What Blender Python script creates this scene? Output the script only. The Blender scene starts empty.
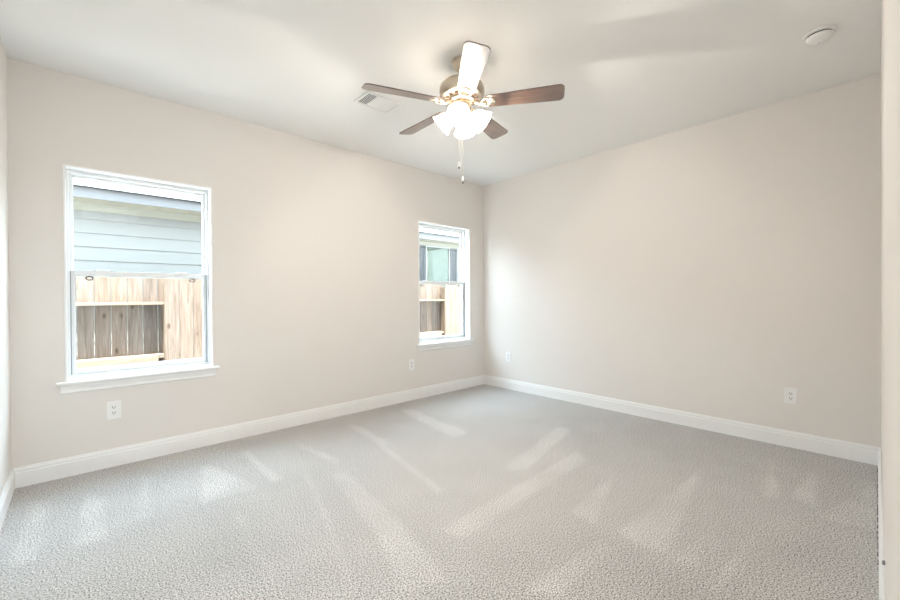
import bpy, bmesh, math, random
from mathutils import Vector, Matrix, noise
R = math.radians
S = bpy.context.scene
COL = S.collection

# ------------------------------------------------------------------ camera
FPX, YAW, PITCH, ROLL = 401.6, 0.82591, -0.0053, -0.0067
CAM = Vector((-4.1145, -3.7739, 1.1959))
fw = Vector((math.cos(YAW)*math.cos(PITCH), math.sin(YAW)*math.cos(PITCH), math.sin(PITCH)))
rt = Vector((math.sin(YAW), -math.cos(YAW), 0))
up = rt.cross(fw)
r2 = rt*math.cos(ROLL) + up*math.sin(ROLL)
u2 = -rt*math.sin(ROLL) + up*math.cos(ROLL)
cd = bpy.data.cameras.new('camera')
cam = bpy.data.objects.new('camera', cd); COL.objects.link(cam)
cd.sensor_width = 36; cd.lens = FPX/900*36; cd.clip_start = 0.02
cam.matrix_world = Matrix(((r2.x, u2.x, -fw.x, CAM.x), (r2.y, u2.y, -fw.y, CAM.y), (r2.z, u2.z, -fw.z, CAM.z), (0, 0, 0, 1)))
S.camera = cam

# ------------------------------------------------------------------ light
SKY = 13.0
SUN = 42.0
HALL_FILL_W = 100.0
BULB_W = 23.0
SHADE_E = 14.0
S.view_settings.view_transform = 'Standard'
S.view_settings.look = 'None'
S.view_settings.gamma = 1
S.view_settings.use_curve_mapping = False
S.view_settings.exposure = 0.30

w = bpy.data.worlds.new('sky'); S.world = w; w.use_nodes = True
nt = w.node_tree; bg = nt.nodes['Background']
tc = nt.nodes.new('ShaderNodeTexCoord'); sp = nt.nodes.new('ShaderNodeSeparateXYZ')
cr = nt.nodes.new('ShaderNodeValToRGB')
nt.links.new(tc.outputs['Generated'], sp.inputs[0]); nt.links.new(sp.outputs['Z'], cr.inputs[0])
cr.color_ramp.elements[0].position = 0.0; cr.color_ramp.elements[0].color = (0.79, 0.91, 1.0, 1)
cr.color_ramp.elements[1].position = 0.9; cr.color_ramp.elements[1].color = (0.60, 0.80, 1.0, 1)
nt.links.new(cr.outputs[0], bg.inputs[0]); bg.inputs[1].default_value = SKY

sd = bpy.data.lights.new('sun', 'SUN'); sd.energy = SUN; sd.angle = R(0.6); sd.color = (1, 0.97, 0.92)
sun = bpy.data.objects.new('sun', sd); COL.objects.link(sun)
el = R(75)
sdir = Vector((0.06, math.cos(el), -math.sin(el)))
sun.rotation_euler = sdir.to_track_quat('-Z', 'Y').to_euler(); sun.location = (-2, -6, 8)

# fill lamp added in the unseen hallway the camera looks in from
hl = bpy.data.lights.new('hall_fill', 'AREA'); hl.shape = 'RECTANGLE'; hl.size = 1.6; hl.size_y = 1.2
hl.energy = HALL_FILL_W; hl.color = (0.87, 0.95, 1.0)
ho = bpy.data.objects.new('hall_fill', hl); COL.objects.link(ho)
ho.location = (-3.3, -5.2, 2.70)

# ------------------------------------------------------------------ materials
def mat(name, col, rough=0.5, metal=0.0, spec=0.5, bump=None, emit=None):
    m = bpy.data.materials.new(name); m.use_nodes = True
    b = m.node_tree.nodes['Principled BSDF']
    b.inputs['Base Color'].default_value = (*col, 1); b.inputs['Roughness'].default_value = rough
    b.inputs['Metallic'].default_value = metal; b.inputs['Specular IOR Level'].default_value = spec
    if emit:
        b.inputs['Emission Color'].default_value = (*emit[0], 1); b.inputs['Emission Strength'].default_value = emit[1]
    n = m.node_tree.nodes; L = m.node_tree.links
    # a slight, position-based variation keeps every surface procedural
    t = n.new('ShaderNodeTexCoord'); nz = n.new('ShaderNodeTexNoise')
    nz.inputs['Scale'].default_value = bump[0] if bump else 3.0
    nz.inputs['Detail'].default_value = 3
    L.new(t.outputs['Object'], nz.inputs['Vector'])
    if bump:
        bp = n.new('ShaderNodeBump'); bp.inputs['Strength'].default_value = bump[1]; bp.inputs['Distance'].default_value = bump[2]
        L.new(nz.outputs['Fac'], bp.inputs['Height']); L.new(bp.outputs[0], b.inputs['Normal'])
    else:
        mr = n.new('ShaderNodeMapRange'); mr.inputs['To Min'].default_value = rough*0.92; mr.inputs['To Max'].default_value = min(1, rough*1.08)
        L.new(nz.outputs['Fac'], mr.inputs['Value']); L.new(mr.outputs[0], b.inputs['Roughness'])
    return m

M = {}
M['wall'] = mat('wall_paint', (0.83, 0.795, 0.757), 0.85, spec=0.25, bump=(140, 0.06, 0.002))
M['ceil'] = mat('ceiling_paint', (0.93, 0.925, 0.905), 0.95, spec=0.1, bump=(160, 0.06, 0.002))
M['trim'] = mat('white_trim_paint', (0.93, 0.93, 0.92), 0.42)
M['vinyl'] = mat('white_vinyl', (0.86, 0.87, 0.87), 0.38)
M['gap'] = mat('grey_track', (0.30, 0.32, 0.34), 0.6)
M['plate'] = mat('outlet_plastic', (0.93, 0.925, 0.91), 0.35)
M['slot'] = mat('dark_slot', (0.09, 0.085, 0.08), 0.7)
M['screw'] = mat('screw_metal', (0.6, 0.6, 0.58), 0.35, 1.0)
M['nickel'] = mat('brushed_nickel', (0.62, 0.54, 0.44), 0.32, 1.0)
M['dknickel'] = mat('shadowed_vent_metal', (0.20, 0.14, 0.10), 0.5, 0.8)
M['ring'] = mat('dark_latch', (0.03, 0.03, 0.03), 0.4, 0.0)
M['bulb'] = mat('lit_bulb', (1, 1, 1), 0.5, emit=((1, 0.87, 0.72), 40))
M['detector'] = mat('detector_plastic', (0.90, 0.90, 0.88), 0.45)
M['louver'] = mat('vent_enamel', (0.90, 0.90, 0.89), 0.4)
M['duct'] = mat('duct_inside', (0.05, 0.05, 0.05), 0.8)
M['rubber'] = mat('grey_rubber', (0.25, 0.25, 0.25), 0.7)
M['shingle'] = mat('roof_shingles', (0.25, 0.25, 0.25), 0.9, bump=(20, 0.6, 0.02))
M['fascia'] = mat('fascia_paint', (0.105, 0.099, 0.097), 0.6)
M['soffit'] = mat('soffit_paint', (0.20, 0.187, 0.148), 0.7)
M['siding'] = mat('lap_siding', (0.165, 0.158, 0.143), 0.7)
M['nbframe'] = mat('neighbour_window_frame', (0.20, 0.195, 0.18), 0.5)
M['shutter'] = mat('grey_shutter', (0.06, 0.06, 0.06), 0.6)
M['blind'] = mat('green_tinted_blind', (0.108, 0.100, 0.078), 0.6)
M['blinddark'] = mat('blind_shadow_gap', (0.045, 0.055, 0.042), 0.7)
M['ground'] = mat('dry_side_yard', (0.46, 0.45, 0.42), 0.95, bump=(9, 0.8, 0.05))
M['brick'] = mat('outer_wall', (0.35, 0.30, 0.26), 0.9, bump=(30, 0.4, 0.01))

def glass(name, tint):
    m = bpy.data.materials.new(name); m.use_nodes = True
    n = m.node_tree.nodes; L = m.node_tree.links; n.clear()
    o = n.new('ShaderNodeOutputMaterial'); mx = n.new('ShaderNodeMixShader')
    tr = n.new('ShaderNodeBsdfTransparent'); tr.inputs[0].default_value = (*tint, 1)
    gl = n.new('ShaderNodeBsdfGlossy'); gl.inputs['Roughness'].default_value = 0.02
    lw = n.new('ShaderNodeLayerWeight'); lw.inputs['Blend'].default_value = 0.35
    mm = n.new('ShaderNodeMath'); mm.operation = 'MULTIPLY'; mm.inputs[1].default_value = 0.03
    L.new(lw.outputs['Fresnel'], mm.inputs[0]); L.new(mm.outputs[0], mx.inputs[0])
    L.new(tr.outputs[0], mx.inputs[1]); L.new(gl.outputs[0], mx.inputs[2]); L.new(mx.outputs[0], o.inputs[0])
    return m
M['glass'] = glass('window_glass', (0.97, 0.985, 0.98))
M['nbglass'] = glass('green_tinted_glass', (0.92, 0.96, 0.94))

def shade_mat():
    m = bpy.data.materials.new('frosted_lit_glass'); m.use_nodes = True
    n = m.node_tree.nodes; b = n['Principled BSDF']; L = m.node_tree.links
    b.inputs['Base Color'].default_value = (0.9, 0.88, 0.84, 1); b.inputs['Roughness'].default_value = 0.4
    b.inputs['Emission Color'].default_value = (1, 0.88, 0.76, 1)
    t = n.new('ShaderNodeTexCoord'); nz = n.new('ShaderNodeTexNoise'); nz.inputs['Scale'].default_value = 25
    mr = n.new('ShaderNodeMapRange'); mr.inputs['To Min'].default_value = SHADE_E*0.8; mr.inputs['To Max'].default_value = SHADE_E*1.2
    L.new(t.outputs['Object'], nz.inputs['Vector']); L.new(nz.outputs['Fac'], mr.inputs['Value']); L.new(mr.outputs[0], b.inputs['Emission Strength'])
    return m
M['shade'] = shade_mat()

def wood(name, c0, c1, scale, rough, axis='Z', knots=False, spec=0.5):
    """grain stretched along one object axis"""
    m = bpy.data.materials.new(name); m.use_nodes = True
    n = m.node_tree.nodes; L = m.node_tree.links; b = n['Principled BSDF']
    b.inputs['Roughness'].default_value = rough; b.inputs['Specular IOR Level'].default_value = spec
    if not knots and spec > 0.4:
        b.inputs['Coat Weight'].default_value = 1.0; b.inputs['Coat IOR'].default_value = 1.9; b.inputs['Coat Roughness'].default_value = 0.22
    t = n.new('ShaderNodeTexCoord'); mp = n.new('ShaderNodeMapping')
    sc = [scale, scale, scale]; sc['XYZ'.index(axis)] = scale*0.06
    mp.inputs['Scale'].default_value = sc
    nz = n.new('ShaderNodeTexNoise'); nz.inputs['Scale'].default_value = 1; nz.inputs['Detail'].default_value = 5; nz.inputs['Distortion'].default_value = 1.2
    cr = n.new('ShaderNodeValToRGB')
    cr.color_ramp.elements[0].position = 0.33; cr.color_ramp.elements[0].color = (*c0, 1)
    cr.color_ramp.elements[1].position = 0.68; cr.color_ramp.elements[1].color = (*c1, 1)
    L.new(t.outputs['Object'], mp.inputs[0]); L.new(mp.outputs[0], nz.inputs['Vector']); L.new(nz.outputs['Fac'], cr.inputs[0])
    out = cr.outputs[0]
    if knots:
        at = n.new('ShaderNodeAttribute'); at.attribute_name = 'board_tone'
        mx = n.new('ShaderNodeMix'); mx.data_type = 'RGBA'; mx.blend_type = 'MULTIPLY'; mx.inputs[0].default_value = 1
        L.new(out, mx.inputs[6]); L.new(at.outputs['Color'], mx.inputs[7]); out = mx.outputs[2]
        mp2 = n.new('ShaderNodeMapping'); mp2.inputs['Scale'].default_value = (7, 7, 3.6)
        vo = n.new('ShaderNodeTexVoronoi'); vo.inputs['Scale'].default_value = 1
        c2 = n.new('ShaderNodeValToRGB')
        c2.color_ramp.elements[0].position = 0.06; c2.color_ramp.elements[0].color = (0.35, 0.27, 0.22, 1)
        c2.color_ramp.elements[1].position = 0.16; c2.color_ramp.elements[1].color = (1, 1, 1, 1)
        L.new(t.outputs['Object'], mp2.inputs[0]); L.new(mp2.outputs[0], vo.inputs['Vector']); L.new(vo.outputs['Distance'], c2.inputs[0])
        m2 = n.new('ShaderNodeMix'); m2.data_type = 'RGBA'; m2.blend_type = 'MULTIPLY'; m2.inputs[0].default_value = 0.8
        L.new(out, m2.inputs[6]); L.new(c2.outputs[0], m2.inputs[7]); out = m2.outputs[2]
    L.new(out, b.inputs['Base Color'])
    return m
M['blade'] = wood('walnut_blade', (0.055, 0.030, 0.020), (0.16, 0.085, 0.050), 60, 0.30, 'X')
M['cedar'] = wood('weathered_fence_boards', (0.092, 0.066, 0.049), (0.155, 0.121, 0.097), 42, 0.85, 'Z', True, 0.2)
M['rail'] = wood('pale_fence_rail', (0.130, 0.098, 0.070), (0.175, 0.138, 0.105), 40, 0.85, 'X', False, 0.2)
M['post'] = wood('fence_post_wood', (0.10, 0.068, 0.045), (0.15, 0.11, 0.075), 40, 0.85, 'Z', False, 0.2)

def carpet_mat():
    m = bpy.data.materials.new('frieze_carpet'); m.use_nodes = True
    n = m.node_tree.nodes; L = m.node_tree.links; b = n['Principled BSDF']
    b.inputs['Roughness'].default_value = 1.0; b.inputs['Specular IOR Level'].default_value = 0.05
    b.inputs['Sheen Weight'].default_value = 0.15
    t = n.new('ShaderNodeTexCoord')
    nz = n.new('ShaderNodeTexNoise'); nz.inputs['Scale'].default_value = 150; nz.inputs['Detail'].default_value = 3; nz.inputs['Roughness'].default_value = 0.72
    L.new(t.outputs['Object'], nz.inputs['Vector'])
    cr = n.new('ShaderNodeValToRGB'); e = cr.color_ramp.elements
    e[0].position = 0.405; e[0].color = (0.13, 0.122, 0.112, 1)
    e[1].position = 0.585; e[1].color = (0.78, 0.762, 0.735, 1)
    k = e.new(0.475); k.color = (0.49, 0.472, 0.45, 1)
    L.new(nz.outputs['Fac'], cr.inputs[0])
    at = n.new('ShaderNodeAttribute'); at.attribute_name = 'pile_lay'
    mr = n.new('ShaderNodeMapRange'); mr.inputs['To Min'].default_value = 0.95; mr.inputs['To Max'].default_value = 1.13
    L.new(at.outputs['Fac'], mr.inputs['Value'])
    n2 = n.new('ShaderNodeTexNoise'); n2.inputs['Scale'].default_value = 3.2; n2.inputs['Detail'].default_value = 4
    L.new(t.outputs['Object'], n2.inputs['Vector'])
    m2 = n.new('ShaderNodeMapRange'); m2.inputs['From Min'].default_value = 0.3; m2.inputs['From Max'].default_value = 0.7
    m2.inputs['To Min'].default_value = 0.95; m2.inputs['To Max'].default_value = 1.05
    L.new(n2.outputs['Fac'], m2.inputs['Value'])
    mu = n.new('ShaderNodeMath'); mu.operation = 'MULTIPLY'; L.new(mr.outputs[0], mu.inputs[0]); L.new(m2.outputs[0], mu.inputs[1])
    vm = n.new('ShaderNodeVectorMath'); vm.operation = 'SCALE'
    L.new(cr.outputs[0], vm.inputs[0]); L.new(mu.outputs[0], vm.inputs['Scale']); L.new(vm.outputs[0], b.inputs['Base Color'])
    bp = n.new('ShaderNodeBump'); bp.inputs['Strength'].default_value = 0.35; bp.inputs['Distance'].default_value = 0.006
    L.new(nz.outputs['Fac'], bp.inputs['Height']); L.new(bp.outputs[0], b.inputs['Normal'])
    return m
M['carpet'] = carpet_mat()

# ------------------------------------------------------------------ helpers
def box(bm, x0, x1, y0, y1, z0, z1, rot=None, piv=None):
    vs = [bm.verts.new((x, y, z)) for z in (z0, z1) for y in (y0, y1) for x in (x0, x1)]
    for f in ((0, 2, 3, 1), (4, 5, 7, 6), (0, 1, 5, 4), (2, 6, 7, 3), (0, 4, 6, 2), (1, 3, 7, 5)):
        bm.faces.new([vs[i] for i in f])
    if rot:
        bmesh.ops.rotate(bm, verts=vs, cent=piv or ((x0+x1)/2, (y0+y1)/2, (z0+z1)/2), matrix=rot)
    return vs

def lathe(bm, prof, seg=32, mtx=None, wob=None):
    rings = []
    for r, z in prof:
        ring = []
        for i in range(seg):
            a = 2*math.pi*i/seg
            rr = r*(1 + (wob(a, z) if wob else 0))
            v = Vector((rr*math.cos(a), rr*math.sin(a), z))
            ring.append(bm.verts.new(mtx @ v if mtx else v))
        rings.append(ring)
    for a, b in zip(rings, rings[1:]):
        for i in range(seg):
            f = bm.faces.new((a[i], a[(i+1) % seg], b[(i+1) % seg], b[i])); f.smooth = True
    return rings

def cap(bm, ring, flip=False):
    bm.faces.new(list(reversed(ring)) if flip else ring)

def tube(bm, pts, r, seg=10, closed=False):
    pts = [Vector(p) for p in pts]; rings = []
    n = len(pts); nrm = None
    for i, p in enumerate(pts):
        a = pts[(i-1) % n] if closed else pts[max(0, i-1)]; b = pts[(i+1) % n] if closed else pts[min(n-1, i+1)]
        t = (b-a).normalized()
        if nrm is None:
            nrm = t.orthogonal().normalized()
        nrm = (nrm - t*nrm.dot(t)).normalized(); bi = t.cross(nrm)
        rr = r[i] if isinstance(r, (list, tuple)) else r
        rings.append([bm.verts.new(p + nrm*rr*math.cos(2*math.pi*k/seg) + bi*rr*math.sin(2*math.pi*k/seg)) for k in range(seg)])
    prs = list(zip(rings, rings[1:])) + ([(rings[-1], rings[0])] if closed else [])
    for a, b in prs:
        for k in range(seg):
            f = bm.faces.new((a[k], a[(k+1) % seg], b[(k+1) % seg], b[k])); f.smooth = True
    if not closed:
        cap(bm, rings[0], True); cap(bm, rings[-1])

def prism(bm, poly, fn, l0, l1):
    """extrude a 2D profile; fn(l, a, b) gives the point"""
    A = [bm.verts.new(fn(l0, a, b)) for a, b in poly]; B = [bm.verts.new(fn(l1, a, b)) for a, b in poly]
    n = len(poly)
    for i in range(n):
        bm.faces.new((A[i], A[(i+1) % n], B[(i+1) % n], B[i]))
    bm.faces.new(list(reversed(A))); bm.faces.new(B)

def obj(name, bm, m, parent=None, bevel=0, loc=None, seg=2):
    bmesh.ops.recalc_face_normals(bm, faces=bm.faces)
    me = bpy.data.meshes.new(name); bm.to_mesh(me); bm.free()
    o = bpy.data.objects.new(name, me); COL.objects.link(o)
    for x in (m if isinstance(m, (list, tuple)) else [m]):
        me.materials.append(x)
    if bevel:
        md = o.modifiers.new('bevel', 'BEVEL'); md.width = bevel; md.segments = seg; md.limit_method = 'ANGLE'
    if parent: o.parent = parent
    if loc: o.location = loc
    return o

def empty(name, loc=(0, 0, 0), rz=0):
    o = bpy.data.objects.new(name, None); COL.objects.link(o); o.location = loc; o.rotation_euler.z = rz
    o.empty_display_size = 0.1
    return o

def tag(o, label=None, cat=None, group=None, kind=None):
    if label: o['label'] = label
    if cat: o['category'] = cat
    if group: o['group'] = group
    if kind: o['kind'] = kind
    return o

def struct(o, label=None, cat=None):
    return tag(o, label, cat, kind='structure')

def copy_tree(o, parent=None):
    c = o.copy(); COL.objects.link(c)
    if parent: c.parent = parent
    for ch in list(o.children):
        copy_tree(ch, c)
    return c

BM = bmesh.new
LX, H = -4.442, 2.74
CY0, CSLOPE = -3.751, 0.0105          # wall with the doorway: y = CY0 + CSLOPE*x
CEND = -3.42                          # its end beside the doorway
WIN = [(-4.192, -3.302, 0.643, 2.122), (-1.143, -0.265, 0.643, 2.122)]
WT = 0.17                             # thickness of the window wall

# ------------------------------------------------------------------ room shell
def floor_hit(px, py):
    d = fw + r2*((px-450)/FPX) - u2*((py-300)/FPX)
    t = -CAM.z/d.z
    return CAM.x + d.x*t, CAM.y + d.y*t
TRACKS_PX = [
    [(142, 477), (150, 475), (153, 515), (133, 522)], [(200, 465), (211, 465), (262, 487), (200, 506)],
    [(85, 492), (106, 497), (108, 540), (72, 548)], [(30, 505), (50, 500), (40, 560), (5, 570)],
    [(233, 513), (238, 511), (276, 580), (270, 584)],
    [(303, 475), (309, 473), (333, 525), (356, 590), (349, 592), (327, 527)],
    [(329, 475), (346, 471), (400, 520), (450, 580), (402, 595), (375, 535)], [(238, 450), (250, 451), (284, 480), (270, 482)],
    [(294, 445), (303, 444), (343, 460), (335, 464)], [(378, 446), (384, 445), (445, 490), (438, 494)],
    [(398, 410), (412, 409), (470, 433), (452, 438)], [(345, 425), (356, 424), (392, 443), (380, 446)],
    [(440, 530), (580, 448), (586, 462), (462, 540)], [(568, 511), (616, 473), (596, 526)],
    [(617, 531), (702, 468), (671, 556), (636, 546)], [(664, 562), (706, 533), (699, 568)],
    [(771, 454), (781, 498), (760, 498)], [(817, 461), (819, 511), (789, 497)],
    [(816, 517), (879, 480), (880, 533)], [(706, 588), (750, 534), (758, 539), (722, 594)],
    [(500, 470), (560, 425), (572, 430), (528, 470)], [(520, 590), (600, 540), (612, 548), (560, 598)],
]
TRACKS = [[floor_hit(*q) for q in t] for t in TRACKS_PX]
def in_poly(x, y, P):
    c = False; j = len(P)-1
    for i in range(len(P)):
        xi, yi = P[i]; xj, yj = P[j]
        if (yi > y) != (yj > y) and x < (xj-xi)*(y-yi)/(yj-yi)+xi: c = not c
        j = i
    return c
def edge_dist(x, y, P):
    best = 9
    for i in range(len(P)):
        ax, ay = P[i]; bx, by = P[(i+1) % len(P)]
        dx, dy = bx-ax, by-ay; t = max(0, min(1, ((x-ax)*dx+(y-ay)*dy)/(dx*dx+dy*dy+1e-9)))
        best = min(best, math.hypot(x-ax-t*dx, y-ay-t*dy))
    return best

bm = BM()
step = 0.025
nx, ny = int(4.5/step), int(3.9/step)
x0, y0 = -4.46, -3.86
G = [[bm.verts.new((x0+i*step, y0+j*step, 0)) for i in range(nx+1)] for j in range(ny+1)]
for j in range(ny):
    for i in range(nx):
        bm.faces.new((G[j][i], G[j][i+1], G[j+1][i+1], G[j+1][i]))
bmesh.ops.recalc_face_normals(bm, faces=bm.faces)
me = bpy.data.meshes.new('floor')
vals = []
for v in bm.verts:
    x, y = v.co.x, v.co.y
    s = 0.0
    for P in TRACKS:
        if in_poly(x, y, P):
            s = max(s, min(1, 0.35 + edge_dist(x, y, P)/0.04))
    s *= 0.75 + 0.5*noise.noise(Vector((x*4, y*4, 1)))
    # faint overlapping passes of the vacuum cleaner
    s += 0.16*noise.noise(Vector(((x*0.8+y*0.6)*5, (y*0.8-x*0.6)*0.9, 3)))
    vals.append(s)
bm.to_mesh(me); bm.free()
at = me.attributes.new('pile_lay', 'FLOAT', 'POINT')
for i, v in enumerate(vals): at.data[i].value = v
fl = bpy.data.objects.new('floor', me); COL.objects.link(fl); me.materials.append(M['carpet'])
if me.polygons[0].normal.z < 0: me.flip_normals()
md = fl.modifiers.new('slab', 'SOLIDIFY'); md.thickness = 0.05; md.offset = -1
struct(fl)

bm = BM(); box(bm, LX-0.15, 0.15, -7.2, WT, H, H+0.12); struct(obj('ceiling', bm, M['ceil']))

bm = BM()
zs0, zs1 = WIN[0][2], WIN[0][3]
xs = [LX-0.15, WIN[0][0], WIN[0][1], WIN[1][0], WIN[1][1], 0.0]
for i in (0, 2, 4): box(bm, xs[i], xs[i+1], 0, WT, -0.05, H)
for i in (1, 3):
    box(bm, xs[i], xs[i+1], 0, WT, -0.05, zs0); box(bm, xs[i], xs[i+1], 0, WT, zs1, H)
bmesh.ops.remove_doubles(bm, verts=bm.verts, dist=1e-5)
struct(obj('wall_back', bm, M['wall']))
bm = BM(); box(bm, 0, 0.15, -3.95, WT, -0.05, H); struct(obj('wall_right', bm, M['wall']))
bm = BM(); box(bm, LX-0.15, LX, -7.2, 0, -0.05, H); struct(obj('wall_left', bm, M['wall']))
bm = BM()
q = [(0.0, CY0), (CEND, CY0+CSLOPE*CEND), (CEND, CY0+CSLOPE*CEND-0.12), (0.0, CY0-0.12)]
prism(bm, q, lambda l, a, b: (a, b, l), -0.05, H)
struct(obj('wall_front', bm, M['wall']))
# the hallway behind the doorway
bm = BM(); box(bm, LX, 0.0, -7.2, -3.86, -0.05, 0.0); struct(obj('hall_floor', bm, M['carpet']))
bm = BM(); box(bm, LX-0.15, 0.0, -7.35, -7.2, -0.05, H); struct(obj('hall_wall_front', bm, M['ceil']))
bm = BM(); box(bm, -1.6, -1.5, -7.2, -3.9, 0, H); struct(obj('hall_wall_right', bm, M['ceil']))

# baseboards
BT, BH = 0.0145, 0.128
BPROF = [(0, 0.0), (BT, 0.0), (BT, 0.094), (BT-0.002, 0.0965), (BT-0.0045, 0.0975), (BT-0.0045, 0.104), (BT-0.003, 0.1065), (BT-0.0035, 0.112), (BT-0.006, 0.119), (BT-0.0075, 0.1205), (BT-0.0075, 0.1265), (BT-0.009, BH), (0, BH)]
def base(name, fn, l0, l1):
    bm = BM(); prism(bm, BPROF, fn, l0, l1); return struct(obj(name, bm, M['trim']))
base('baseboard_back', lambda l, a, b: (l, -a, b), LX, 0)
base('baseboard_right', lambda l, a, b: (-a, l, b), CY0, 0)
base('baseboard_left', lambda l, a, b: (LX+a, l, b), -3.7, 0)
cn = math.atan(CSLOPE)
base('baseboard_front', lambda l, a, b: (l - a*math.sin(cn), CY0 + CSLOPE*l + a*math.cos(cn), b), CEND, 0)

# ------------------------------------------------------------------ windows
def frame_ring(bm, x0, x1, z0, z1, y0, y1, wl, wr, wb, wt):
    box(bm, x0, x0+wl, y0, y1, z0, z1); box(bm, x1-wr, x1, y0, y1, z0, z1)
    box(bm, x0+wl, x1-wr, y0, y1, z0, z0+wb); box(bm, x0+wl, x1-wr, y0, y1, z1-wt, z1)

for k, (a0, a1, za, zb) in enumerate(WIN):
    cx = (a0+a1)/2
    root = struct(empty('window_%d' % (k+1), (cx, 0, za)))
    hw = (a1-a0)/2; hh = zb-za
    zm = 0.742                                   # centre of the meeting rail above the sill
    # painted jamb liner with a narrow raised edge
    bm = BM()
    frame_ring(bm, -hw, hw, 0.0, hh, -0.004, 0.095, 0.013, 0.013, 0.010, 0.013)
    obj('jamb_liner', bm, M['trim'], root, 0.002)
    # vinyl frame
    bm = BM(); i = 0.013
    frame_ring(bm, -hw+i, hw-i, i, hh-i, 0.080, 0.160, 0.016, 0.016, 0.018, 0.024)
    box(bm, -hw+i+0.016, hw-i-0.016, 0.135, 0.158, hh-i-0.034, hh-i-0.024)
    obj('frame', bm, M['vinyl'], root, 0.002)
    j = i+0.016
    # upper sash in the outer track
    us = BM(); frame_ring(us, -hw+j, hw-j, zm-0.018, hh-i-0.024, 0.122, 0.150, 0.020, 0.020, 0.034, 0.016)
    uo = obj('upper_sash', us, M['vinyl'], root, 0.002)
    g = BM(); box(g, -hw+j+0.020, hw-j-0.020, 0.134, 0.138, zm+0.016, hh-i-0.040); obj('glass_pane', g, M['glass'], uo)
    # lower sash in the inner track
    ls = BM(); frame_ring(ls, -hw+j+0.004, hw-j-0.004, i+0.020, zm+0.022, 0.090, 0.118, 0.023, 0.023, 0.034, 0.034)
    box(ls, -0.28, -0.20, 0.092, 0.116, zm+0.022, zm+0.030); box(ls, 0.20, 0.28, 0.092, 0.116, zm+0.022, zm+0.030)
    lo = obj('lower_sash', ls, M['vinyl'], root, 0.002)
    g = BM(); box(g, -hw+j+0.027, hw-j-0.027, 0.102, 0.106, i+0.054, zm-0.012); obj('glass_pane', g, M['glass'], lo)
    for s in (-1, 1):
        g = BM(); x = s*0.315
        pts = [(x+0.019*math.cos(t*math.pi/10), 0.089, zm-0.032+0.0125*math.sin(t*math.pi/10)) for t in range(20)]
        tube(g, pts, 0.0042, 8, closed=True)
        obj('latch_ring', g, M['ring'], lo)['label'] = 'small dark oval ring'
    # dark tracks beside the lower sash
    for s in (-1, 1):
        g = BM(); xe = s*(hw-j); box(g, min(xe, xe-s*0.005), max(xe, xe-s*0.005), 0.0795, 0.120, i+0.020, zm+0.015)
        obj('sash_track', g, M['gap'], root)['label'] = 'grey track'
    # stool and apron
    st = BM(); box(st, -hw-0.044, hw+0.036, -0.032, 0.090, -0.022, 0.0)
    obj('sill', st, M['trim'], root, 0.006, seg=3)
    ap = BM()
    prof = [(0, -0.080), (0.006, -0.080), (0.011, -0.076), (0.011, -0.070), (0.008, -0.067), (0.009, -0.056), (0.013, -0.044), (0.016, -0.041), (0.016, -0.022), (0, -0.022)]
    prism(ap, prof, lambda l, a, b: (l, -a, b), -hw-0.022, hw+0.014)
    obj('apron', ap, M['trim'], root)
    pl = bpy.data.lights.new('window_portal', 'AREA'); pl.shape = 'RECTANGLE'; pl.size = a1-a0; pl.size_y = hh
    pl.cycles.is_portal = True
    po = bpy.data.objects.new('window_portal', pl); COL.objects.link(po)
    po.location = (cx, WT+0.02, za+hh/2); po.rotation_euler = (R(-90), 0, 0)

# ------------------------------------------------------------------ outlets
def make_outlet():
    r = empty('wall_outlet')                     # local -Y faces the room
    b = BM(); box(b, -0.0415, 0.0415, -0.006, 0.0, -0.064, 0.064); obj('cover_plate', b, M['plate'], r, 0.0025, seg=3)
    for s in (-1, 1):
        b = BM(); zc = s*0.0195
        ring = [(0.0165*math.cos(t), 0.0135*math.sin(t)) for t in [i*math.pi/12 for i in range(24)]]
        ring = [(max(-0.0145, min(0.0145, x))*1.15, z+zc) for x, z in ring]
        prism(b, ring, lambda l, a, c: (a, l, c), -0.0085, -0.004)
        rc = obj('receptacle', b, M['plate'], r, 0.0008)
        b = BM()
        box(b, -0.0085, -0.0048, -0.0090, -0.0080, zc-0.002, zc+0.009); box(b, 0.0048, 0.0085, -0.0090, -0.0080, zc-0.002, zc+0.009)
        box(b, -0.0028, 0.0028, -0.0090, -0.0080, zc-0.010, zc-0.005)
        obj('slot', b, M['slot'], rc)['label'] = 'dark slots'
    b = BM(); rr = lathe(b, [(0.0001, -0.0075), (0.003, -0.0075), (0.0035, -0.005)], 12, Matrix.Rotation(R(-90), 4, 'X') @ Matrix.Scale(-1, 4, (0, 0, 1)))
    obj('screw', b, M['screw'], r)
    return r
o0 = make_outlet()
spots = [((-3.940, 0, 0.404), 0, 'white power outlet on the window wall below the left window'),
         ((-1.258, 0, 0.414), 0, 'white power outlet on the window wall low left of the far window'),
         ((0, -0.430, 0.420), R(-90), 'white power outlet on the right wall beside the far corner'),
         ((0, -3.268, 0.405), R(-90), 'white power outlet on the right wall near its doorway end')]
for i, (l, rz, lab) in enumerate(spots):
    o = o0 if i == 0 else copy_tree(o0)
    o.location = l; o.rotation_euler.z = rz
    tag(o, lab, 'outlet', 'power outlets along the walls')

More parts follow.
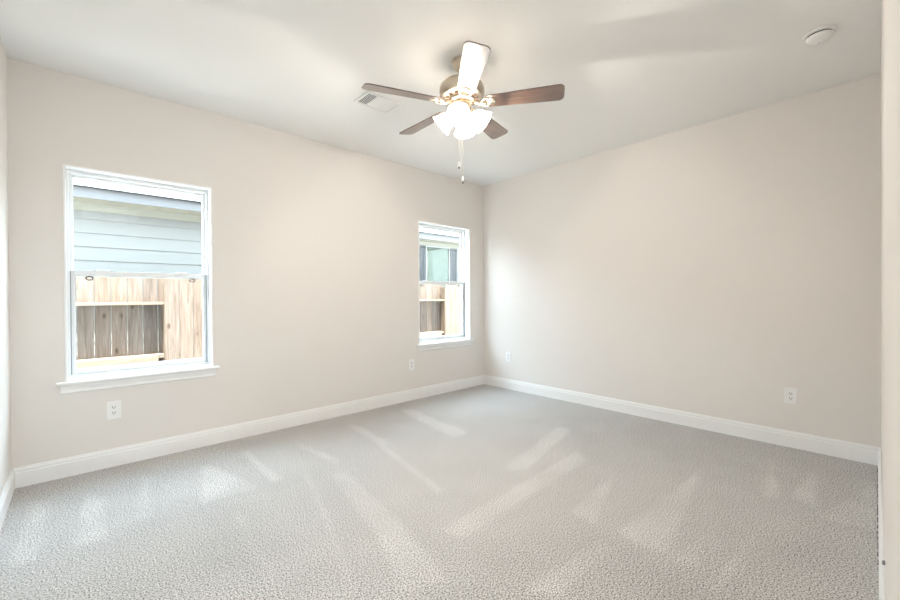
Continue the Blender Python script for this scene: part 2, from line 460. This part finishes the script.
# ------------------------------------------------------------------ ceiling fan
FX, FY = -2.2643, -1.895
fan = tag(empty('ceiling_fan', (FX, FY, H)), 'nickel ceiling fan with five dark wooden blades and four lit bell shades', 'ceiling fan')
def zz(z): return 1.196 + (z-1.196)*0.9725 - H
b = BM(); r = lathe(b, [(0.066, 0), (0.067, -0.008), (0.062, -0.028), (0.048, -0.050), (0.028, -0.062), (0.016, -0.066)], 40); cap(b, r[-1]); cap(b, r[0])
obj('canopy', b, M['nickel'], fan)
b = BM(); r = lathe(b, [(0.0125, -0.06), (0.0125, zz(2.635))], 20); obj('downrod', b, M['nickel'], fan)
b = BM(); r = lathe(b, [(0.018, zz(2.665)), (0.026, zz(2.655)), (0.03, zz(2.645)), (0.085, zz(2.642)), (0.126, zz(2.630)), (0.143, zz(2.612)), (0.147, zz(2.596)), (0.147, zz(2.560)), (0.142, zz(2.555)), (0.142, zz(2.549)), (0.126, zz(2.540)), (0.100, zz(2.534)), (0.085, zz(2.532))], 56)
cap(b, r[0]); cap(b, r[-1]); obj('motor_housing', b, M['nickel'], fan)
b = BM()
for i in range(14):
    a = 2*math.pi*i/14
    box(b, 0.088, 0.108, -0.011, 0.011, zz(2.5300), zz(2.5345), Matrix.Rotation(a, 3, 'Z'), (0, 0, 0))
obj('vent_slots', b, M['dknickel'], fan)['label'] = 'dark vent slots'
b = BM(); r = lathe(b, [(0.086, zz(2.533)), (0.088, zz(2.520)), (0.084, zz(2.510)), (0.055, zz(2.506))], 48); cap(b, r[0]); cap(b, r[-1]); obj('flywheel', b, M['nickel'], fan)
b = BM(); r = lathe(b, [(0.050, zz(2.507)), (0.056, zz(2.498)), (0.060, zz(2.488)), (0.060, zz(2.462)), (0.055, zz(2.452)), (0.046, zz(2.448))], 40); cap(b, r[0]); cap(b, r[-1]); obj('switch_housing', b, M['nickel'], fan)
b = BM(); r = lathe(b, [(0.046, zz(2.450)), (0.062, zz(2.442)), (0.066, zz(2.432)), (0.060, zz(2.418)), (0.040, zz(2.402)), (0.020, zz(2.394)), (0.012, zz(2.384)), (0.013, zz(2.376)), (0.006, zz(2.368)), (0.0005, zz(2.366))], 40); cap(b, r[0]); obj('light_fitter', b, M['nickel'], fan)

# blades
def outline():
    r0, r1, w0, w1 = 0.155, 0.647, 0.054, 0.071
    rc = 0.034; pts = []
    pts += [(r0+0.012, -w0+0.004), (r0+0.03, -w0)]
    for t in range(0, 7):
        a = R(-90+15*t); pts.append((r1-rc+rc*math.cos(a), -w1+rc+rc*math.sin(a)))
    for t in range(0, 7):
        a = R(15*t); pts.append((r1-rc+rc*math.cos(a), w1-rc+rc*math.sin(a)))
    pts += [(r0+0.03, w0), (r0+0.012, w0-0.004), (r0, w0-0.02), (r0, -w0+0.02)]
    return pts
PH = 0.294
BZ = zz(2.499)
TILT = R(-13)                                   # counter-clockwise edge hangs lower
# the blade ring hangs very slightly out of level
SAG = Matrix.Translation((0, 0, BZ)) @ Matrix.Rotation(R(1.3), 4, Vector((-math.sin(R(195)), math.cos(R(195)), 0))) @ Matrix.Translation((0, 0, -BZ))
for k in range(5):
    a = PH + 2*math.pi*k/5
    rot = SAG @ Matrix.Rotation(a, 4, 'Z') @ Matrix.Translation((0, 0, BZ)) @ Matrix.Rotation(TILT, 4, 'X')
    b = BM(); prism(b, outline(), lambda l, x, y: (x, y, l), -0.0035, 0.0035)
    o = obj('blade', b, M['blade'], fan, 0.0015); o.matrix_local = rot
    # blade iron: arm, forked scroll and medallion under the blade
    b = BM()
    tube(b, [(0.070, 0, 0.006), (0.095, 0, 0.002), (0.115, 0, -0.010), (0.135, 0, -0.012), (0.165, 0, -0.009)], [0.010, 0.011, 0.010, 0.010, 0.012], 12)
    for s in (-1, 1):
        tube(b, [(0.118, 0, -0.010), (0.130, s*0.014, -0.010), (0.145, s*0.030, -0.009), (0.165, s*0.036, -0.007), (0.182, s*0.030, -0.006)], [0.006, 0.006, 0.0055, 0.005, 0.005], 8)
    rr = lathe(b, [(0.0005, -0.0115), (0.012, -0.0115), (0.020, -0.0095), (0.031, -0.0085), (0.034, -0.0060), (0.034, -0.0033)], 28, Matrix.Translation((0.192, 0, 0)))
    for dx, dy in ((0.175, 0.017), (0.175, -0.017), (0.213, 0)):
        lathe(b, [(0.0003, -0.0135), (0.004, -0.0125), (0.005, -0.009)], 10, Matrix.Translation((dx, dy, 0)))
    o = obj('blade_iron', b, M['nickel'], fan); o.matrix_local = rot

# lamps
for k in range(4):
    a = R(217 + 90*k)
    rz = Matrix.Rotation(a, 4, 'Z')
    b = BM()
    tube(b, [rz @ Vector(p) for p in ((0.034, 0, zz(2.436)), (0.045, 0, zz(2.446)), (0.054, 0, zz(2.445)), (0.062, 0, zz(2.434)))], 0.0085, 12)
    axm = rz @ Matrix.Translation((0.054, 0, zz(2.440))) @ Matrix.Rotation(R(180-50), 4, 'Y')   # local +Z runs outward and down
    rr = lathe(b, [(0.012, -0.006), (0.024, 0.000), (0.027, 0.008), (0.027, 0.026), (0.0265, 0.030)], 28, axm); cap(b, rr[0])
    obj('lamp_arm', b, M['nickel'], fan)
    b = BM()
    prof = [(0.0255, 0.018), (0.027, 0.026), (0.036, 0.036), (0.047, 0.052), (0.054, 0.070), (0.059, 0.088), (0.066, 0.104), (0.074, 0.116)]
    inner = [(r-0.003, z) for r, z in reversed(prof)]
    fl_ = lambda an, z: 0.03*max(0, (z-0.06)/0.056)*math.cos(8*an)
    lathe(b, prof+inner, 48, axm, fl_)
    sh = obj('lamp_shade', b, M['shade'], fan); sh['label'] = 'lit frosted glass bell shade'
    b = BM()
    rr = lathe(b, [(0.012, 0.022), (0.013, 0.034), (0.021, 0.046), (0.025, 0.058), (0.023, 0.070), (0.013, 0.080), (0.0005, 0.083)], 24, axm); cap(b, rr[0])
    obj('bulb', b, M['bulb'], sh)['label'] = 'glowing bulb'
    ld = bpy.data.lights.new('fan_bulb_light', 'POINT'); ld.energy = BULB_W; ld.color = (1, 0.93, 0.84); ld.shadow_soft_size = 0.012
    lo = bpy.data.objects.new('fan_bulb_light', ld); COL.objects.link(lo)
    lo.location = Vector((FX, FY, H)) + axm @ Vector((0, 0, 0.0855))

# pull chains
for dx, dy, zl in ((-0.016, 0.014, 2.075), (0.001, -0.004, 1.975)):
    b = BM()
    n_ = int((2.39-zl-0.02)/0.0065)
    for i in range(n_):
        z = zz(2.39) - i*0.0065
        lathe(b, [(0.0006, z+0.0030), (0.0022, z), (0.0006, z-0.0030)], 6, Matrix.Translation((dx, dy, 0)))
    c = obj('pull_chain', b, M['nickel'], fan)
    b = BM(); zb_ = zz(zl)
    lathe(b, [(0.0005, 0.034), (0.0045, 0.030), (0.0062, 0.020), (0.0062, 0.008), (0.0050, 0.002)], 14, Matrix.Translation((dx, dy, zb_)))
    fo = obj('fob', b, M['trim'], c); fo['label'] = 'white fob'
    b = BM(); lathe(b, [(0.0050, 0.002), (0.0052, -0.004), (0.0040, -0.009), (0.0005, -0.011)], 14, Matrix.Translation((dx, dy, zb_)))
    obj('fob_tip', b, M['ring'], c)['label'] = 'dark fob tip'

# ------------------------------------------------------------------ ceiling vent
vc = (-2.376, -1.064)
vent = tag(empty('ceiling_vent', (vc[0], vc[1], H)), 'white three-section air vent set in the ceiling behind the fan', 'air vent')
VX, VY = 0.128, 0.106
VX, VY = 0.150, 0.106
b = BM()
t = 0.016
for x0_, x1_, y0_, y1_ in ((-VX, VX, -VY, -VY+t), (-VX, VX, VY-t, VY), (-VX, -VX+t, -VY+t, VY-t), (VX-t, VX, -VY+t, VY-t)):
    box(b, x0_, x1_, y0_, y1_, -0.011, 0)
for xs_ in (-0.050, 0.042):
    box(b, xs_, xs_+0.008, -VY+t, VY-t, -0.006, 0)
obj('frame', b, M['louver'], vent, 0.002)
b = BM(); box(b, -VX+t, VX-t, -VY+t, VY-t, -0.0012, 0.0); obj('duct_opening', b, M['duct'], vent)['label'] = 'dark duct'
secs = [(-VX+t, -0.050, -60), (-0.042, 0.042, 12), (0.050, VX-t, 25)]
for xa, xb, ang in secs:
    b = BM(); n_ = 6; wd = (xb-xa)/n_
    for i in range(n_):
        xc = xa + wd*(i+0.5)
        ww = wd*0.45 if ang != -60 else wd*0.22
        box(b, xc-ww, xc+ww, -VY+t, VY-t, -0.0045, -0.0035, Matrix.Rotation(R(ang if ang != -60 else 0)*0.5, 3, 'Y'))
    obj('louvers', b, M['louver'], vent)

# ------------------------------------------------------------------ smoke detector
sm = tag(empty('smoke_detector', (-0.898, -3.512, H)), 'round white smoke detector on the ceiling near the right wall', 'smoke detector')
b = BM(); r = lathe(b, [(0.074, 0), (0.075, -0.006), (0.072, -0.011), (0.060, -0.012)], 48); cap(b, r[0]); cap(b, r[-1]); obj('base_plate', b, M['detector'], sm)
b = BM(); r = lathe(b, [(0.057, -0.011), (0.057, -0.021)], 48); cap(b, r[0]); cap(b, r[-1]); obj('sensor_slot', b, M['slot'], sm)['label'] = 'dark sensor slot'
b = BM(); r = lathe(b, [(0.062, -0.0200), (0.063, -0.022), (0.059, -0.033), (0.050, -0.041), (0.030, -0.045), (0.0005, -0.046)], 48); cap(b, r[0]); body = obj('cover', b, M['detector'], sm)
b = BM(); lathe(b, [(0.010, -0.044), (0.010, -0.048), (0.0005, -0.0485)], 20, Matrix.Translation((0.020, 0.010, 0))); obj('test_button', b, M['trim'], body)

# ------------------------------------------------------------------ wall bumper by the doorway
dx_ = -2.28
ds = tag(empty('wall_bumper', (dx_, CY0 + CSLOPE*dx_, 0.362)), 'tiny grey round bumper on the wall at the right edge, just above the baseboard', 'bumper')
b = BM(); mt = Matrix.Rotation(R(-90), 4, 'X')
r = lathe(b, [(0.010, 0.0), (0.010, 0.0015), (0.008, 0.002)], 20, mt); cap(b, r[0]); cap(b, r[-1]); obj('base_plate', b, M['plate'], ds)
b = BM(); r = lathe(b, [(0.0065, 0.0018), (0.0068, 0.006), (0.0055, 0.0085), (0.0005, 0.009)], 20, mt); cap(b, r[0]); obj('bumper_pad', b, M['rubber'], ds)['label'] = 'grey rubber pad'

# broken dark strips stand in for the shadow gap between carpet and baseboard
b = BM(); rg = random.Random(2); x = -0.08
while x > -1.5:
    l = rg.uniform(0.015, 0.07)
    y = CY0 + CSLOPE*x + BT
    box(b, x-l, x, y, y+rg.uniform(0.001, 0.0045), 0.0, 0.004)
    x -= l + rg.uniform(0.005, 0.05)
struct(obj('carpet_gap_shade', b, M['slot']))

# ------------------------------------------------------------------ side yard, fence
GZ = -0.45
bm = BM(); box(bm, -14, 12, WT, 9, GZ-0.2, GZ); struct(obj('yard_ground', bm, M['ground']))
# outside of this house: lower wall and eave over the windows
bm = BM(); box(bm, LX-6, 5, WT, WT+0.02, GZ, -0.06); struct(obj('foundation_wall', bm, M['brick']))
bm = BM(); box(bm, LX-6, 5, -7.6, WT+0.40, H+0.13, H+0.30); struct(obj('roof_slab', bm, M['shingle']))

fence = tag(empty('wooden_fence', (-1.24, 2.0, GZ)), 'weathered wooden board fence in the side yard outside the windows', 'fence')
def fz(z): return z - GZ
def fx(x): return x + 1.24
PY = 2.0                                   # back boards' face; y inside the fence empty is relative to it
PITCH_ = 2.165
rng = random.Random(5)
def boards(bm, lay, x0, x1, y0, z0, z1, gap):
    x = x0
    while x < x1-0.02:
        wd = min(0.139, x1-x)
        dz = rng.uniform(-0.006, 0.006)
        vs = box(bm, x+gap/2, x+wd-gap/2, y0, y0+0.016, z0, z1+dz)
        tone = rng.uniform(0.82, 1.12); wm = rng.uniform(-0.05, 0.05)
        for v in vs: v[lay] = (tone*(1+wm), tone, tone*(1-wm), 1)
        x += 0.1395
posts = [-5.565+PITCH_*i for i in range(6)]
for i, xp in enumerate(posts):
    b = BM(); box(b, fx(xp-0.0), fx(xp+0.085), -0.150, -0.035, 0, fz(1.40)); obj('post', b, M['post'], fence, 0.003)
for i in range(len(posts)-1):
    xa, xb = posts[i], posts[i+1]
    back = i % 2 == 0
    b = BM(); lay = b.verts.layers.float_color.new('board_tone')
    if back:
        boards(b, lay, fx(xa+0.03), fx(xb+0.08), 0.0, fz(0.0-0.38), fz(1.455), 0.006)
    else:
        boards(b, lay, fx(xa+0.002), fx(xb+0.087), -0.170, fz(0.0-0.38), fz(1.455), 0.004)
    obj('board_panel', b, M['cedar'], fence)
    # rails span between posts
    y0_, y1_ = (-0.155, -0.001) if back else (-0.153, -0.035)
    b = BM(); box(b, fx(xa+0.086), fx(xb-0.001), y0_, y1_, fz(1.140), fz(1.172)); obj('rail', b, M['rail'], fence, 0.002)
    b = BM(); box(b, fx(xa+0.086), fx(xb-0.001), y0_+0.03, y1_, fz(0.530), fz(0.568)); obj('rail', b, M['rail'], fence, 0.002)
    if back:
        b = BM(); box(b, fx(xa+0.086), fx(xb-0.06), y0_+0.008, y0_+0.030, fz(0.36), fz(0.560)); obj('kick_board', b, M['rail'], fence, 0.002)

# ------------------------------------------------------------------ neighbouring house
HY = 3.2
nb = tag(empty('neighbouring_house', (-1, HY, GZ)), 'neighbouring house with pale lap siding and white eave beyond the fence', 'house')
def nz_(z): return z - GZ
NX0, NX1 = -11, 11
b = BM(); lap = 0.1765; z = 1.712 - lap*13
while z < 2.62:
    # each lap: a board whose lower edge stands out
    v = [(NX0, 0.0, nz_(z+lap+0.02)), (NX1, 0.0, nz_(z+lap+0.02)), (NX1, -0.016, nz_(z)), (NX0, -0.016, nz_(z)), (NX0, -0.002, nz_(z)), (NX1, -0.002, nz_(z))]
    q = [b.verts.new(p) for p in v]
    b.faces.new((q[0], q[1], q[2], q[3])); b.faces.new((q[3], q[2], q[5], q[4]))
    z += lap
box(b, NX0, NX1, 0.0, 0.15, 0, nz_(2.75))
obj('siding_wall', b, M['siding'], nb)
b = BM(); box(b, NX0, NX1, -0.40, 0.02, nz_(2.445), nz_(2.46)); obj('soffit', b, M['soffit'], nb)
b = BM(); box(b, NX0, NX1, -0.035, -0.012, nz_(2.345), nz_(2.445)); obj('frieze_bounce_band', b, M['soffit'], nb)  # frieze band; its tint stands in for soffit bounce light on the siding
b = BM(); box(b, NX0, NX1, -0.42, -0.40, nz_(2.438), nz_(2.562)); obj('fascia', b, M['fascia'], nb)
b = BM()
prism(b, [(-0.49, 2.562), (-0.49, 2.580), (3.5, 2.580+3.96*0.42), (3.5, 2.562+3.96*0.42)], lambda l, a, c: (l, a, nz_(c)), NX0, NX1)
yy = -0.485
while yy < 3.3:
    zc = 2.580 + (yy+0.49)*0.42
    x = NX0
    box(b, NX0, NX1, yy, yy+0.02, nz_(zc), nz_(zc+0.010)); yy += 0.14
obj('roof', b, M['shingle'], nb)
# window facing the far window of the room
wx0, wx1, wz0, wz1 = 1.555, 2.285, 1.42, 2.372
nw = BM(); ox = 1.0
def ring2(bm, x0, x1, z0, z1, y0, y1, t): frame_ring(bm, x0+ox, x1+ox, nz_(z0), nz_(z1), y0, y1, t, t, t, t)
ring2(nw, wx0, wx1, wz0, wz1, -0.045, 0.0, 0.032)
wf = obj('window', nw, M['nbframe'], nb, 0.003)
b = BM(); z = wz0+0.034
while z < wz1-0.05:
    box(b, wx0+ox+0.034, wx1+ox-0.034, -0.022, -0.018, nz_(z), nz_(z+0.024)); z += 0.029
obj('blind', b, M['blind'], wf)
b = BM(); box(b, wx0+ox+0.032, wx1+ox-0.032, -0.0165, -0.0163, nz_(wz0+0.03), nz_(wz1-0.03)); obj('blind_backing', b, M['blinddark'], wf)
b = BM(); box(b, wx0+ox+0.032, wx1+ox-0.032, -0.034, -0.031, nz_(wz0+0.032), nz_(wz1-0.032)); obj('pane', b, M['nbglass'], wf)
for xs_, xe_ in ((wx0-0.26, wx0-0.015), (wx1+0.015, wx1+0.215)):
    b = BM(); ring2(b, xs_, xe_, wz0-0.01, wz1-0.01, -0.045, -0.015, 0.03)
    z = wz0+0.03
    while z < wz1-0.06:
        box(b, xs_+ox+0.03, xe_+ox-0.03, -0.038, -0.018, nz_(z), nz_(z+0.03), Matrix.Rotation(R(20), 3, 'X')); z += 0.032
    obj('shutter', b, M['shutter'], nb)
b = BM(); box(b, wx1+0.235+ox, wx1+0.30+ox, -0.05, -0.012, nz_(-0.3), nz_(2.40)); obj('corner_trim', b, M['nbframe'], nb, 0.003)
